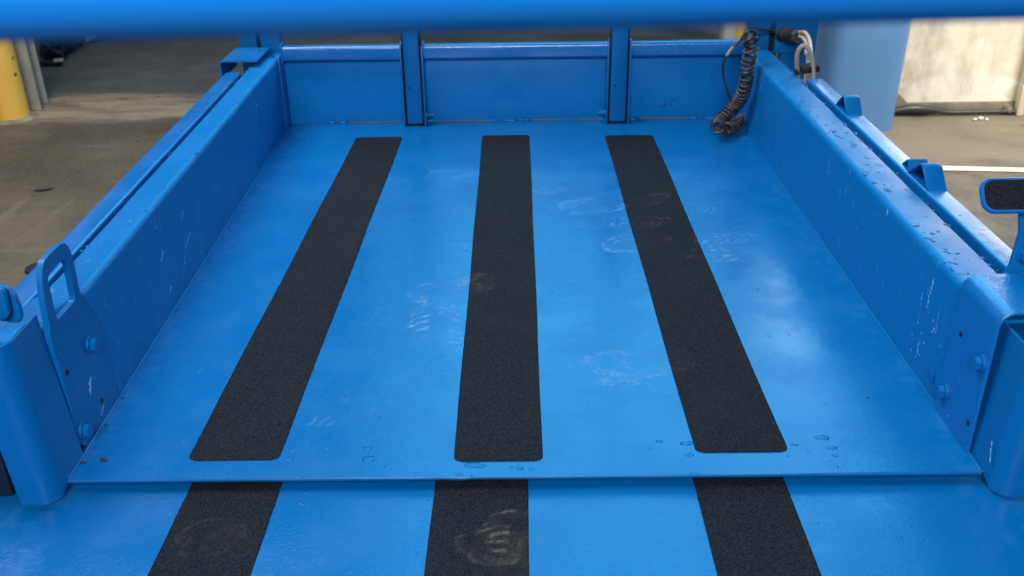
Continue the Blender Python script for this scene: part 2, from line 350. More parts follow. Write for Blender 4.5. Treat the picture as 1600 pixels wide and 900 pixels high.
def strip(name, x0, x1, x0b, x1b, y0, y1, z, parent, prints, rc=.014):
    """grip strip with rounded corners, 1.5 mm proud, as a fine sheet with a rim"""
    def f(u, v):
        y = y0+(y1-y0)*v; ins = np.zeros_like(y)
        for e in (y-y0, y1-y): ins = np.maximum(ins, rc-np.sqrt(np.clip(rc**2-(rc-np.clip(e, 0, rc))**2, 0, None)))
        xa, xb = x0+(x0b-x0)*v, x1+(x1b-x1)*v
        wob = .0008*(fbm(y, y*0+x0, 30, 3)-.5)+.0007*np.sin(y*9+x0*30)
        return xa+ins+wob+(xb-xa-2*ins)*u, y
    o = grid(name, f, 44, 460, M['grip'], parent, z+.0016, prints)
    bm = bmesh.new(); bm.from_mesh(o.data); ed = [e for e in bm.edges if e.is_boundary]
    r = bmesh.ops.extrude_edge_only(bm, edges=ed); bmesh.ops.translate(bm, vec=(0, 0, -.0013), verts=[v for v in r['geom'] if isinstance(v, bmesh.types.BMVert)])
    bm.to_mesh(o.data); bm.free(); return o
# ================================================================== THE SETTING
fl = MB().box((-30, -12, -.60), (30, 40, -.55)).build('floor', M['concrete']); tag(fl, kind='structure')
# marking line
a0, a1 = at(1446, 262, 2, -.546), at(1640, 266, 2, -.546); d = (a1-a0).normalized(); pts = []
for k in range(41):
    p = a0 - d*.9 + d*k*.09; pts.append((p.x, p.y+.028+.003*noise.noise(p*9), -.546))
for k in range(40, -1, -1):
    p = a0 - d*.9 + d*k*.09; pts.append((p.x, p.y-.028+.003*noise.noise(p*7), -.546))
bm = bmesh.new(); bm.faces.new([bm.verts.new(p) for p in pts]); bmesh.ops.recalc_face_normals(bm, faces=bm.faces)
me = bpy.data.meshes.new('painted_line'); bm.to_mesh(me); bm.free(); tag(link('painted_line', me, M['line'], None, 0), kind='structure')
# right-hand wall
wl = empty('plaster_wall', (2.9, 5.05, -.55), 'dirty cream plastered wall behind the blue column at right', 'wall')
MB().box((1.5, 5.0, -.49), (5.2, 5.25, 0.95), .004).build('plaster', M['plaster'], wl)
MB().box((1.52, 4.985, -.55), (5.19, 5.22, -.487), .006).build('skirting', M['kerb'], wl)
k = MB(); k.box((2.66, 4.93, -.55), (2.70, 4.98, 0.95), .008)
k.build('conduit', M['plaster'], wl)
P = [at(u, v, 1, 4.95) for u, v in ((1380, 177), (1400, 173), (1425, 170), (1455, 172), (1480, 177), (1530, 179), (1560, 179), (1592, 178), (1640, 182))]
hz = empty('floor_hose', (2.3, 4.95, -.55), 'black hose lying along the foot of the cream wall', 'hose')
PP = spline([Vector((p.x, 4.95, max(p.z, -.53))) for p in P]); MB().tube(PP, [.011+.014*math.exp(-((q.x-2.13)/.10)**2) for q in PP], 10).build('pipe', M['rubber'], hz)
k = MB(); p0 = at(1575, 170, 1, 4.965); k.tube([p0+Vector((0, .02, 0)), p0+Vector((0, -.012, 0))], .022, 8); k.tube([p0+Vector((0, -.012, 0)), p0+Vector((0, -.03, -.004))], .012, 8)
k.build('end_fitting', M['kerb'], hz)
k = MB()
for u, v, r in ((1524, 186, .010), (1533, 184, .012), (1542, 186, .009)): p = at(u, v, 2, -.54); k.blob((p.x, p.y, -.541), r, flat=.7)
tag(k.build('crumpled_paper', M['grit']), 'small white crumpled scrap on the floor near the cream wall', 'litter')
# leaning rag of torn brown board against the wall
pts = [at(u, v, 1, 4.955) for u, v in ((1388, 171), (1426, 169), (1401, 143), (1392, 140), (1386, 150))]
tag(MB().slab(pts, (0, .012, 0), .002).build('board_scrap', M['kerb']), 'brown triangular board scrap leaning against the cream wall', 'board')
# blue column
bc = empty('blue_column', (1.74, 4.86, -.55), 'wide dusty blue steel column beside the cream wall', 'column')
profs = [[Vector((1.742+.006*(z+.55)+x*(1+.05*(z+.55)), 4.86+y, z)) for x, y in rrect(.40, .34, .09, 8)] for z in (-.55, 0, .4, .8, 1.25)]
MB().sweep(profs).build('shaft', M['column'], bc)
# left background
bo = empty('bollard', (-2.785, 5.13, -.55), 'yellow bollard standing in front of the grey column', 'bollard')
MB().tube([(-2.785, 5.13, -.55+z) for z in (0, .4, .8, 1.1)], [.096]*4, 40).build('post', M['yellow'], bo)
k = MB(); t = bmesh.new(); bmesh.ops.create_uvsphere(t, u_segments=32, v_segments=16, radius=.096)
for v in t.verts: v.co = Vector((v.co.x-2.785, v.co.y+5.13, max(v.co.z, 0)*.6+.55))
k.add(t); k.build('cap', M['yellow'], bo)
k = MB()
for u, v, r_, st_ in ((16, 121, .009, 1.2), (11, 95, .003, 5)):
    a_ = at(u, v, 1, 5.045); nx = (a_.x+2.785)/.096; ny = -math.sqrt(max(.05, 1-nx*nx)); k.blob((-2.785+.096*nx, 5.13+.096*ny, a_.z), r_, (nx, ny, 0), .12, (1, 0, .2, st_), 2)
tag(k.build('scuff_mark', M['dark'], bo), kind='stuff')
MB().sweep([[Vector((-2.785+r*math.cos(a*math.pi/16), 5.13+r*math.sin(a*math.pi/16), z)) for a in range(32)] for r, z in ((.135, -.549), (.12, -.538), (.10, -.535))]).build('footing', M['worn'], bo)
gc = empty('grey_column', (-2.80, 5.36, -.55), 'square grey steel column right behind the yellow bollard', 'column')
k = MB(); k.box((-2.93, 5.28, -.55), (-2.69, 5.296, 3.0), .003); k.box((-2.93, 5.42, -.55), (-2.715, 5.436, 3.0), .003); k.box((-2.80, 5.2965, -.55), (-2.785, 5.4195, 3.0))
k.build('beam', M['grey_steel'], gc)
ra = empty('equipment_rack', (-3.1, 6.4, -.55), 'dark equipment rack on feet behind the grey column', 'rack')
k = MB()
def rk(u, v, y): return at(u, v, 1, y)
for u in (67, 96):
    a_ = rk(u-3 if u < 80 else u, 60, 6.45); c_2 = rk(u+2, 92, 6.45)
    MB.tube(k, [a_+Vector((0, 0, 1.0)), a_, c_2], .014, 8)
MB.tube(k, [rk(68, 80, 6.43), rk(98, 66, 6.43)], .012, 8); MB.tube(k, [rk(66, 66, 6.43), rk(94, 84, 6.43)], .012, 8)
k.build('frame', M['dark'], ra)
MB().slab([rk(58, 96, 6.30), rk(94, 96, 6.30), rk(95, 102, 6.30), rk(58, 103, 6.30)], (0, .05, 0), .005).build('foot', M['dark'], ra)
MB().slab([rk(62, 0, 6.50), rk(96, 0, 6.50), rk(98, 84, 6.50), rk(62, 90, 6.50)], (0, .3, 0), .005).build('cabinet', M['dark'], ra)
MB().slab([rk(84, 93, 6.28), rk(97, 92, 6.28), rk(98, 96, 6.28), rk(84, 97, 6.28)], (0, .02, 0)).build('handle', M['grey_steel'], ra)
MB().slab([at(126, 40, 1, 7.0), at(128, 70, 1, 7.0), at(162, 48, 1, 7.0), at(180, 20, 1, 7.0)], (0, .04, 0), .004)\
    .build('pale_board', M['pale']); tag(bpy.data.objects['pale_board'], 'pale grey board standing on the floor right of the rack', 'board')
st = empty('dark_stand', (-3.0, 7.0, -.55), 'dark upright stand between rack and pale board', 'stand')
MB().slab([at(106, 30, 1, 6.9), at(108, 68, 1, 6.9), at(126, 68, 1, 6.9), at(122, 30, 1, 6.9)], (0, .09, 0), .004).build('panel', M['dark'], st)
MB().slab([at(98, 30, 1, 6.95), at(99, 72, 1, 6.95), at(106, 70, 1, 6.95), at(104, 30, 1, 6.95)], (0, .05, 0), .004).build('side_panel', M['pale'], st)
# far posts seen between the mast and the tube
fp = empty('far_column', (1.55, 7.3, -.55), 'distant pale column beyond the back of the blue bed', 'column')
xa, xb = at(1132, 50, 1, 6.6).x, at(1151, 50, 1, 6.6).x
MB().box((xa, 6.6, -.55), (xb+.02, 6.75, .7), .006).build('shaft', M['cream'], fp)
fb = empty('far_bollard', (1.67, 7.15, -.55), 'distant yellow bollard beyond the coiled cable', 'bollard')
xa = at(1158, 50, 1, 6.45).x
MB().tube([(xa, 6.45, -.55+z) for z in (0, .5, 1.05)], .035, 28).build('post', M['yellow'], fb)
# floor litter
p = at(67, 297, 2, -.548)
k = MB(); k.slab([(p.x-.04, p.y-.012, p.z+.002), (p.x, p.y-.018, p.z+.002), (p.x+.05, p.y+.012, p.z+.004), (p.x+.02, p.y+.014, p.z+.002), (p.x-.02, p.y+.004, p.z+.002)], (0, 0, .003))
tag(k.build('dead_leaf', M['leaf']), 'small dark twig of litter lying on the floor left of the bed', 'litter')
p = at(66, 420, 2, -.549); dr = empty('floor_drain', (p.x-.05, p.y, -.55), 'round dark cover in the floor behind the handle loop', 'drain')
k = MB(); k.sweep([[Vector((p.x+r*math.cos(a*math.pi/20), p.y+r*.9*math.sin(a*math.pi/20), z)) for a in range(40)] for r, z in ((.062, -.549), (.058, -.541))]); k.build('cover', M['dark'], dr)
k = MB()
for _ in range(260):
    x, y = random.uniform(-4, 4), random.uniform(1.9, 6.8)
    if abs(x) < .95 and y < 3.4: continue
    k.blob((x, y, -.549), random.uniform(.002, .006), sub=1)
tag(k.build('floor_grit', M['leaf']), 'small dark grit scattered over the floor', 'grit', kind='stuff')
# ================================================================== LOWER PLATFORM
ZL = -.022
lp = empty('lower_platform', (0, .9, ZL), 'blue steel lower deck with three black grip strips, nearest the viewer', 'platform')
low = grid('platform_plate', lambda u, v: (-1.25+2.5*u, .25+1.55*v), 700, 420, M['deck'], lp, ZL, [])
MB().box((-1.25, .25, ZL-.012), (1.25, 1.8, ZL-.0015)).build('plate_edge', M['steel'], lp)
for ua, ub in ((299, 440), (679.5, 824.5), (1084, 1227)):
    xa, xb = at(ua, 757, 2, ZL).x, at(ub, 757, 2, ZL).x
    strip('grip_strip', xa, xb, xa, xb, .30, 1.62, ZL, lp, LOW)
MB().box((-1.2, .3, -.55), (1.2, 1.75, -.20), .01).build('chassis', M['steel'], lp)
# ================================================================== LOADING BED
bed = empty('loading_bed', (0, 2.2, 0), 'blue steel open loading bed with side walls and black grip strips', 'loading bed')
Y0, Y1 = 1.234, 3.165
xl = lambda y: -.717-(.045)*(y-Y0)/(Y1-Y0)
xr = lambda y: .757+.004*(y-Y0)/(Y1-Y0)
def df(u, v):
    y = Y0+(Y1+.03-Y0)*v + .0012*np.sin(u*23)*(1-v)**40
    return xl(y)-.012+(xr(y)+.012-xl(y)+.012)*u, y
deck = grid('deck_plate', df, 520, 660, M['deck'], bed, 0, PRINTS)
k = MB()   # edge thickness, slightly wavy weld-cut lip
n = 90; top = [(xl(Y0)+(xr(Y0)-xl(Y0))*i/n) for i in range(n+1)]
prof = []
for x in top:
    w = .0006*noise.noise(Vector((x*9, 0, 0)))+(.0025*math.exp(-((x+.085)/.012)**2))
    y = Y0-.001-w
    prof.append([Vector((x, y+.030, -.0005)), Vector((x, y+.002, -.0002)), Vector((x, y, -.0022)), Vector((x, y+.0006, -.0062)), Vector((x, y+.03, -.0070))])
k.sweep(prof); k.box((-.73, Y0+.03, -.012), (.745, Y1, -.0015)); k.build('deck_lip', M['steel'], deck)
for xa, xb, xc, xd, ya, yb in ((-.5375, -.3855, -.510, -.359, 1.281, 2.999), (-.094, .0535, -.099, .055, 1.272, 3.002), (.308, .462, .2995, .4545, 1.290, 2.986)):
    strip('grip_strip', xa, xb, xc, xd, ya, yb, 0, deck, PRINTS)
def crumbs(n, f, r0, r1, name, mat, parent):
    k = MB()
    for _ in range(n):
        p, nr, st = f(); k.blob(p, random.uniform(r0, r1)*(1.8 if random.random() < .08 else 1), nr, .5, st, 1)
    return tag(k.build(name, mat, parent, 0), kind='stuff')
def f_deck():
    y = random.uniform(Y0, Y1); e = random.random()
    x = (xl(y)+abs(random.gauss(0, .05))) if e < .45 else (xr(y)-abs(random.gauss(0, .05)) if e < .8 else random.uniform(-.7, .74))
    if e > .93: y = Y0+random.random()*.05
    return (x, y, .0002), (0, 0, 1), None
crumbs(170, f_deck, .0008, .0022, 'paint_crumb', M['steel'], deck)
k = MB()
for u, v, L_ in ((130, 722, .006), (162, 718, .008), (192, 622, .004), (166, 664, .005), (182, 627, .003), (276, 484, .004), (545, 205, .004), (390, 300, .004), (1356, 620, .003), (345, 335, .003), (1165, 330, .003)):
    p = at(u, v, 2, .002); k.blob((p.x, p.y, .0015), L_*.45, flat=.4, stretch=(1, random.uniform(-.5, .8), 0, 2.2), sub=1)
tag(k.build('dirt_flakes', M['leaf'], None, 0), 'loose dark dirt flakes scattered on the blue bed floor', 'dirt', kind='stuff')
# blobs of thick paint by the front lip (upside-down drips)
k = MB()
for u, v, r in ((460, 703, .007), (575, 700, .006), (575, 717, .0075), (452, 717, .006), (510, 700, .003), (1073, 693, .006), (1077, 711, .006), (812, 732, .005), (830, 733, .003),
                (800, 730, .003), (1285, 684, .007), (1300, 700, .005), (1305, 712, .004), (1242, 695, .004), (738, 727, .008), (752, 728, .006), (1030, 690, .004), (718, 742, .005), (1085, 741, .004), (800, 186, .012), (830, 186, .008), (1110, 185, .005), (770, 187, .006), (940, 196, .008), (980, 197, .007), (1010, 188, .004)):
    p = at(u, v, 2, 0); k.blob((p.x, p.y, .0), r, flat=.08, stretch=(1, random.uniform(-.2, .2), 0, random.uniform(1.1, 2.2)))
tag(k.build('paint_drip', M['steel'], deck, 0), kind='stuff')
H = .240
# ---- side walls: inverted channels
def wall_prof(y, side, xin, t=.005, width=.066, r=.014):
    s = side
    pl = [(0, -.0008), (0, .10), (0, H-r)] + arc(r, H-r, r, 180, 90, 5)[1:] + [(width-.006, H)] + arc(width-.006, H-.006, .006, 90, 0, 4)[1:] + [(width, H-.022)]
    q = thick(pl, -t)
    return [Vector((xin+s*a, y, z)) for a, z in q]
def ys(a, b_, n): return [a+(b_-a)*i/n for i in range(n+1)]
def wob(y, k): return .0010*noise.noise(Vector((y*5, k, 0)))
lw = MB().sweep([wall_prof(y, -1, xl(y)+wob(y, 1)-.018*float(1-sm(np.float64(y), 1.37, 1.46))) for y in ys(1.262, 3.12, 50)]).build('side_wall', M['wall'], bed)
rw = MB().sweep([wall_prof(y, 1, xr(y)+wob(y, 2)-.001, width=.080) for y in ys(1.30, 3.12, 50)]).build('side_wall', M['wall'], bed)
# weld bead along the inner corner and small caulk ends
for side, fx, par in ((-1, xl, lw), (1, xr, rw)):
    k = MB(); k.tube([(fx(y)-side*.001, y, .0006+.0006*noise.noise(Vector((y*40, side, 0)))) for y in ys(Y0+.004, Y1, 160)], .0028, 6)
    k.build('weld_bead', M['steel'], par, 0)
def f_wall(side):
    def f():
        y = random.uniform(1.3, 3.1) if random.random() < .5 else random.uniform(1.3, 2.2); z = random.uniform(.01, .22)
        x = (xl(y) if side < 0 else xr(y)); return (x, y, z), (-side, 0, 0), (0, random.uniform(-.1, .1), 1, random.choice((1, 1.2, 2.5)))
    return f
crumbs(120, f_wall(-1), .0008, .0026, 'paint_drip', M['steel'], lw); crumbs(130, f_wall(1), .0008, .0026, 'paint_drip', M['steel'], rw)
def f_flange(side):
    def f():
        y = random.uniform(1.32, 3.1); w = random.choice((random.uniform(.01, .06), random.gauss(.066 if side < 0 else .08, .0015)))
        x = (xl(y)-w) if side < 0 else (xr(y)+w); return (x, y, H), (0, 0, 1), None
    return f
crumbs(60, f_flange(-1), .001, .0026, 'paint_drip', M['flange'], lw); crumbs(80, f_flange(1), .001, .003, 'paint_drip', M['flange'], rw)
# long runs on the right wall, as seen
k = MB()
for (u0, v0), (u1, v1), r in (((1326.6, 321), (1317, 394), .0022), ((1344.7, 321), (1338.5, 365), .0018), ((1389, 310), (1385.7, 341), .005), ((1339, 253), (1336, 273), .003), ((1330, 253), (1327, 270), .003),
                              ((1435.5, 392), (1433, 416), .0016), ((1396.6, 403), (1392, 431), .0022), ((1387, 424), (1382.6, 462), .0022), ((1458.8, 437), (1448, 480), .0045), ((1441, 460), (1434, 505), .003), ((1452, 460), (1447, 479), .0022), ((1467, 486), (1462, 520), .0022),
                              ((1473, 517), (1470, 541), .002), ((1481, 556), (1474, 596), .0036), ((1413, 450), (1411, 470), .0014), ((1432, 361), (1430, 372), .003), ((1500, 562), (1498, 585), .0010), ((1466, 485), (1463, 500), .0015), ((1550, 690), (1547, 720), .003)):
    a, c = at(u0, v0, 0, .757), at(u1, v1, 0, .757)
    for j in range(7):
        p = a.lerp(c, j/6); p.z = min(p.z, .222); k.blob((xr(p.y)-.0005, p.y+random.gauss(0, .0006), p.z), r*random.uniform(.35, .9), (-1, 0, 0), .32, (0, .1, 1, 2.6), 1)
for _ in range(34):      # clustered scuffs towards the near end
    yc, zc = 1.43+abs(random.gauss(0, .28)), random.uniform(.03, .20)
    for j in range(random.choice((2, 3, 5, 8))):
        k.blob((xr(yc)-.0006, yc+random.gauss(0, .004), zc+random.gauss(0, .012)), random.uniform(.0006, .0030), (-1, 0, 0), .16, (0, random.uniform(-.3, .3), 1, random.uniform(1.2, 4)), 1)
for _ in range(95):
    y = 1.32+abs(random.gauss(0, .55)) if random.random() < .7 else random.uniform(1.3, 3.0); z = random.uniform(.01, .225); L_ = random.choice((1, 1, 1, 2, 3, 6)); r_ = random.uniform(.0006, .0018)
    if y > 3.05: continue
    dy_ = random.gauss(0, .0012)
    for j in range(L_):
        if random.random() < .25: continue
        k.blob((xr(y)-.0007-(.005 if y < 1.42 else 0), y+random.gauss(0, .0008)+j*dy_, z-j*random.uniform(.003, .006)), r_*random.uniform(.5, 1), (-1, 0, 0), .3, (0, .1, 1, 2.0), 1)
tag(k.build('paint_run', M['scrape'], rw, 0), kind='stuff')
k = MB()
for _ in range(60):
    y = random.uniform(1.45, 2.9); e = random.random(); w = random.gauss(.016, .003) if e < .45 else (random.uniform(.02, .07) if e < .8 else random.gauss(.076, .002))
    for j in range(random.choice((1, 1, 2, 4))): k.blob((xr(y)+w+random.gauss(0, .003), y+random.gauss(0, .006), H+(.0 if w > .015 else -.001)), random.uniform(.0015, .0055), (0, 0, 1), .05, (random.uniform(-1, 1), 1, 0, 1.8), 1)
tag(k.build('paint_chip', M['chip'], rw, 0), kind='stuff')
k = MB()
for _ in range(28):
    y = random.uniform(1.45, 2.95); w = random.choice((random.gauss(.014, .003), random.uniform(.02, .06)))
    k.blob((xl(y)-w, y, H), random.uniform(.001, .0035), (0, 0, 1), .18, (random.uniform(-1, 1), 1, 0, 1.8), 1)
tag(k.build('paint_chip', M['chip'], lw, 0), kind='stuff')
k = MB()
for (u0, v0), (u1, v1), r in (((290, 330), (285, 345), .002), ((300, 365), (293, 385), .003), ((255, 395), (252, 408), .003), ((292, 400), (288, 430), .003), ((268, 448), (266, 456), .003), ((133, 592), (133, 615), .005), ((155, 630), (150, 648), .003), ((415, 130), (420, 165), .002), ((408, 150), (411, 175), .002)):
    a, c = at(u0, v0, 0, -.73), at(u1, v1, 0, -.73)
    for j in range(6):
        p = a.lerp(c, j/5); k.blob((xl(p.y)+.0005, p.y+random.gauss(0, .0008), p.z), r*random.uniform(.4, .9), (1, 0, 0), .3, (0, .1, 1, 2), 1)
tag(k.build('paint_run', M['scrape'], lw, 0), kind='stuff')
# ---- outer rails
def rail(x0, x1, ztop, y0, y1, h=.05, r=.007, sx=lambda y: 0):
    return MB().sweep([[Vector(((x0+x1)/2+sx(y)+a, y, ztop-h/2+c)) for a, c in rrect(x1-x0, h, r, 4)] for y in ys(y0, y1, 30)])
lr = rail(-.864, -.814, H-.006, 1.30, 2.94, sx=lambda y: (xl(y)+.73)*1.0+wob(y, 3)).build('outer_rail', M['flange'], bed)
rr = rail(.862, .910, H-.002, 1.49, 2.76, sx=lambda y: wob(y, 4)).build('outer_rail', M['flange'], bed)
k = MB()   # cross plates that carry the rails below
for y in (1.45, 1.9, 2.35, 2.75):
    MB().box((.775, y, .12), (.905, y+.02, .188), .002).build('rail_bracket', M['steel'], bed)
    MB().box((-.86, y, .12), (-.75, y+.02, .184), .002).build('rail_bracket', M['steel'], bed)
def f_rail(a, c, y0, y1):
    return lambda: ((random.uniform(a, c), random.uniform(y0, y1), H-.003), (0, 0, 1), None)
crumbs(60, f_rail(.866, .905, 1.5, 2.74), .001, .0026, 'paint_drip', M['flange'], rr)
crumbs(25, f_rail(-.858, -.83, 2.3, 2.9), .001, .003, 'paint_drip', M['flange'], lr)
# folded tabs on the right rail
def tab(x0, x1, yf, yr, yb, zr, name='rail_tab'):
    z0 = H-.004
    pl = [(yf, z0), (yf+(yr-yf)*.8, zr-.003), (yr, zr), (yr+.004, zr-.001), (yb, z0)]
    q = thick(pl, -.004)
    return MB().slab([(x0, a, z) for a, z in q], (x1-x0, 0, 0), .0006, 1).build(name, M['steel'], rr)
tab(.866, .907, 2.395, 2.446, 2.50, .276)
tab(.866, .907, 1.855, 1.912, 1.975, .279)
tab(.874, .916, 1.985, 1.998, 2.03, .258)
# ---- handle plate on the left wall
xi = -.7205
O = [(a.y, a.z) for a in (at(u, v, 0, xi) for u, v in ((136, 690), (125, 693), (121.5, 686), (110, 633), (80, 530), (76.5, 505), (70, 469.5), (66, 437.5), (66, 421.5), (69, 407), (80, 395), (95, 381), (101, 380), (106, 383.5), (111, 393), (117, 416), (125, 457)))] + [(1.47, .15), (1.47, -.004)]
O[0] = (O[0][0], -.004)
Hh = [(a.y, a.z) for a in (at(u, v, 0, xi) for u, v in ((76, 430), (74.5, 441), (78, 450), (88, 495), (91, 499), (117, 470), (117, 461), (107, 413), (101, 404.5), (97, 405.5)))]
t = bmesh.new()
def ringv(pts, x): return [t.verts.new((x, a, z)) for a, z in pts]
def smoothloop(pts, n=3):
    out = []; N = len(pts)
    for i in range(N):
        a, b_, c = Vector(pts[i-1]), Vector(pts[i]), Vector(pts[(i+1) % N]); d = min(.006, (a-b_).length*.4, (c-b_).length*.4)
        p, q = b_+(a-b_).normalized()*d, b_+(c-b_).normalized()*d
        for k_ in range(n+1):
            s__ = k_/n; out.append(tuple((1-s__)**2*p+2*s__*(1-s__)*b_+s__*s__*q))
    return out
O2, H2 = smoothloop(O), smoothloop(Hh); ed = []
for x in (xi, xi-.010):
    for R__ in (ringv(O2, x), ringv(H2, x)):
        ed += [t.edges.new((R__[i], R__[(i+1) % len(R__)])) for i in range(len(R__))]
nO, nH = len(O2), len(H2); t.verts.ensure_lookup_table(); vs = t.verts[:]
bmesh.ops.triangle_fill(t, edges=ed[:nO+nH], use_beauty=True); bmesh.ops.triangle_fill(t, edges=ed[nO+nH:], use_beauty=True)
for off, n_ in ((0, nO), (nO, nH)):
    for i in range(n_):
        a, c = vs[off+i], vs[off+(i+1) % n_]; a2, c2 = vs[nO+nH+off+i], vs[nO+nH+off+(i+1) % n_]
        t.faces.new((a, c, c2, a2))
bmesh.ops.recalc_face_normals(t, faces=t.faces)
k = MB(); k.add(t); hp = k.build('handle_plate', M['steel'], bed, 35)
md = hp.modifiers.new('bevel', 'BEVEL'); md.width = .0012; md.segments = 2; md.limit_method = 'ANGLE'; md.angle_limit = math.radians(50)
for u, v in ((141, 538), (130, 672)): hexbolt('bolt', at(u, v, 0, xi+.0005), (1, 0, 0), hp)
def holes(lst, x, nrm, par):
    k = MB()
    for y, z, r in lst: k.tube([(x, y, z), (x+nrm*.0006, y, z)], r, 20)
    k.build('bolt_hole', M['seal'], par)
for u, v in ((105, 582), (159, 626)): a_ = at(u, v, 0, xi); holes([(a_.y, a_.z, .0052)], xi, 1, hp)
# ---- right cover plate (folded over the end of the wall)
def cover_prof(y, xo):
    x0 = .752; r = .026; Zt = .263
    pl = [(x0, .0), (x0, .12), (x0, Zt-r)] + arc(x0+r, Zt-r, r, 180, 90, 7)[1:] + [(x0+.06, Zt), (xo, Zt+.001)]
    return [Vector((a, y, max(z, .0))) for a, z in thick(pl, -.0055)]
P = []
for y in ys(1.282, 1.418, 10): P.append(cover_prof(y, .96))
cv = MB().sweep(P); cv = cv.build('cover_plate', M['flange'], bed)
md = cv.modifiers.new('bevel', 'BEVEL'); md.width = .0012; md.segments = 2; md.limit_method = 'ANGLE'; md.angle_limit = math.radians(50)
for y, z in ((1.298, .162), (1.39, .049)): hexbolt('bolt', (.7515, y+.004, z), (-1, 0, 0), cv)
holes([(1.383, .169, .005)], .752, -1, cv); holes([(1.297, .05, .005)], .752, -1, cv)
k = MB(); k.blob((.755, 1.458, .043), .011, (-1, 0, 0), .25); k.build('weld_spot', M['steel'], cv)
# top wing towards the pedal
k = MB(); k.slab([(.842, 1.4185, .2625), (.97, 1.4185, .2625), (.97, 1.50, .2625), (.896, 1.492, .2625), (.880, 1.462, .2625), (.858, 1.442, .2625)], (0, 0, -.0055), .0005, 1)
k.build('wing_plate', M['flange'], cv)
# ---- end posts
def post(side, xt, xb, yf, wid, zt, yin):
    """folded sheet post; xt/xb inner face x at top and bottom, yf front face y"""
    k = MB(); r = .032; rows = []
    zs = [0, .03, .1, .2, .35, .5, .65, .8, .9, .97, 1]
    for a in zs:
        x = xb+(xt-xb)*a
        pl = [(0, yin), (0, (yin+yf+r)/2), (0, yf+r)] + [(r-r*math.cos(math.radians(q)), yf+r-r*math.sin(math.radians(q))) for q in range(10, 91, 10)] + [(wid*.7, yf), (wid, yf)]
        q = thick(pl, .0045)
        row = []
        for u, y in q:
            zb = -.0165 + (.018*sm(np.float64(y), yf+.016, yf+.052) if a == 0 else 0)
            z = zb if a == 0 else -.016+(zt+.016)*a
            if a == .03: z = max(z, .004)
            row.append(Vector((x+side*u, y, z)))
        rows.append(row)
    k.sweep(rows); o = k.build('end_post', M['steel'], bed, 35)
    md = o.modifiers.new('bevel', 'BEVEL'); md.width = .0012; md.segments = 2; md.limit_method = 'ANGLE'; md.angle_limit = math.radians(50)
    return o
pL = post(-1, -.732, -.716, 1.190, .060, .270, 1.30)
MB().box((-.93, 1.215, ZL+.001), (-.80, 1.5, .16), .01).build('shade_block', M['navy'], bed)  # dark block added to stand in for the shade behind the left post
pR = post(1, .770, .760, 1.188, .11, .238, 1.34)
for xa, xb in ((.900, .905), (-.868, -.863)): MB().box((xa, 1.36, ZL+.003), (xb, 3.15, .186), .001).build('light_block_skirt', M['steel'], bed)  # unseen skirts added to block light leaking in under the rails
# ---- pedal / step pad on the right
pd = empty('step_pad', (.80, 1.42, .262), 'blue framed step pad with black grip top above right rail', 'step pad')
pc = at(1606, 304, 1, 1.42); ax_u = Vector((0, math.cos(math.radians(50)), math.sin(math.radians(50)))); ax_n = Vector((0, -math.sin(math.radians(50)), math.cos(math.radians(50))))
def padpts(w, h, r, off): return [pc + Vector((a, 0, 0)) + ax_u*c + ax_n*off for a, c in rrect(w, h, r, 7)]
k = MB(); k.sweep([padpts(.145, .058, .020, o_) for o_ in (-.008, -.001)] + [padpts(.1435, .0565, .019, 0.)]); k.build('pad_frame', M['flange'], pd)
k = MB(); k.sweep([padpts(.136, .049, .016, .0), padpts(.136, .049, .016, .0018)]); k.build('pad_cover', M['grip'], pd)
yp = 1.43
pts = [at(u, v, 1, yp) for u, v in ((1594, 328), (1594, 366), (1588, 386), (1579, 416), (1572, 428), (1562, 436), (1700, 436), (1665, 416), (1640, 386), (1630, 366), (1630, 328))]
MB().slab(pts, (0, .010, 0), .002).build('stalk', M['steel'], pd)
hexbolt('bolt', at(1601, 398, 1, yp), (0, -1, .1), pd, .011)
# ---- left lug
lg = empty('hinge_lug', (-.80, 1.24, .25), 'rounded blue lug plate on top of the left end post', 'hinge')
z_ = 1.262
pts = [at(u, v, 1, z_) for u, v in ((-40, 440), (0, 447), (12, 452), (22, 463), (30, 482), (33, 496), (31, 505), (18, 505), (0, 502), (-40, 502))]
MB().slab(pts, (0, .010, 0), .002).build('back_plate', M['steel'], lg)
pts = [at(u, v, 1, z_-.018) for u, v in ((-50, 450), (2, 452), (7, 462), (13, 490), (12, 497), (2, 502), (-50, 506))]
MB().slab(pts, (0, .012, 0), .003).build('front_plate', M['steel'], lg)
# ---- back wall
bk = MB().box((-.775, Y1+.001, .004), (.775, Y1+.007, .235), .0008).build('back_wall', M['panel'], bed)
for xa, xb in ((-.61, -.385), (-.255, -.07), (.03, .15), (.22, .30), (.43, .60)): MB().box((xa, Y1-.0035, .0008), (xb, Y1-.0002, .0036), .0004).build('sealant', M['kerb'], bk)
for x0, x1 in ((-.752, -.366), (-.288, .318), (.392, .752)):
    k = MB(); pr = []
    for x in ys(x0, x1, 14):
        w = .001*noise.noise(Vector((x*6, 3, 0)))
        pr.append([Vector((x, 3.150+a, .243+w+c)) for a, c in rrect(.040, .048, .010, 5)])
    k.sweep(pr); o = k.build('top_rail', M['flange'], bed)
    for x in (x0-.003, x1+.003): MB().box((x-.003, 3.126, .215), (x+.003, 3.172, .275), .001).build('end_plate', M['steel'], o)
k = MB()
for _ in range(8):
    k.blob((random.gauss(.52, .035), Y1, random.gauss(.055, .008)), random.uniform(.0015, .004), (0, -1, 0), .3, (1, 0, random.uniform(-.4, .4), 2), 1)
for _ in range(60): k.blob((random.uniform(-.74, .74), Y1, random.uniform(.01, .20)), random.uniform(.001, .0028), (0, -1, 0), .4, None, 1)
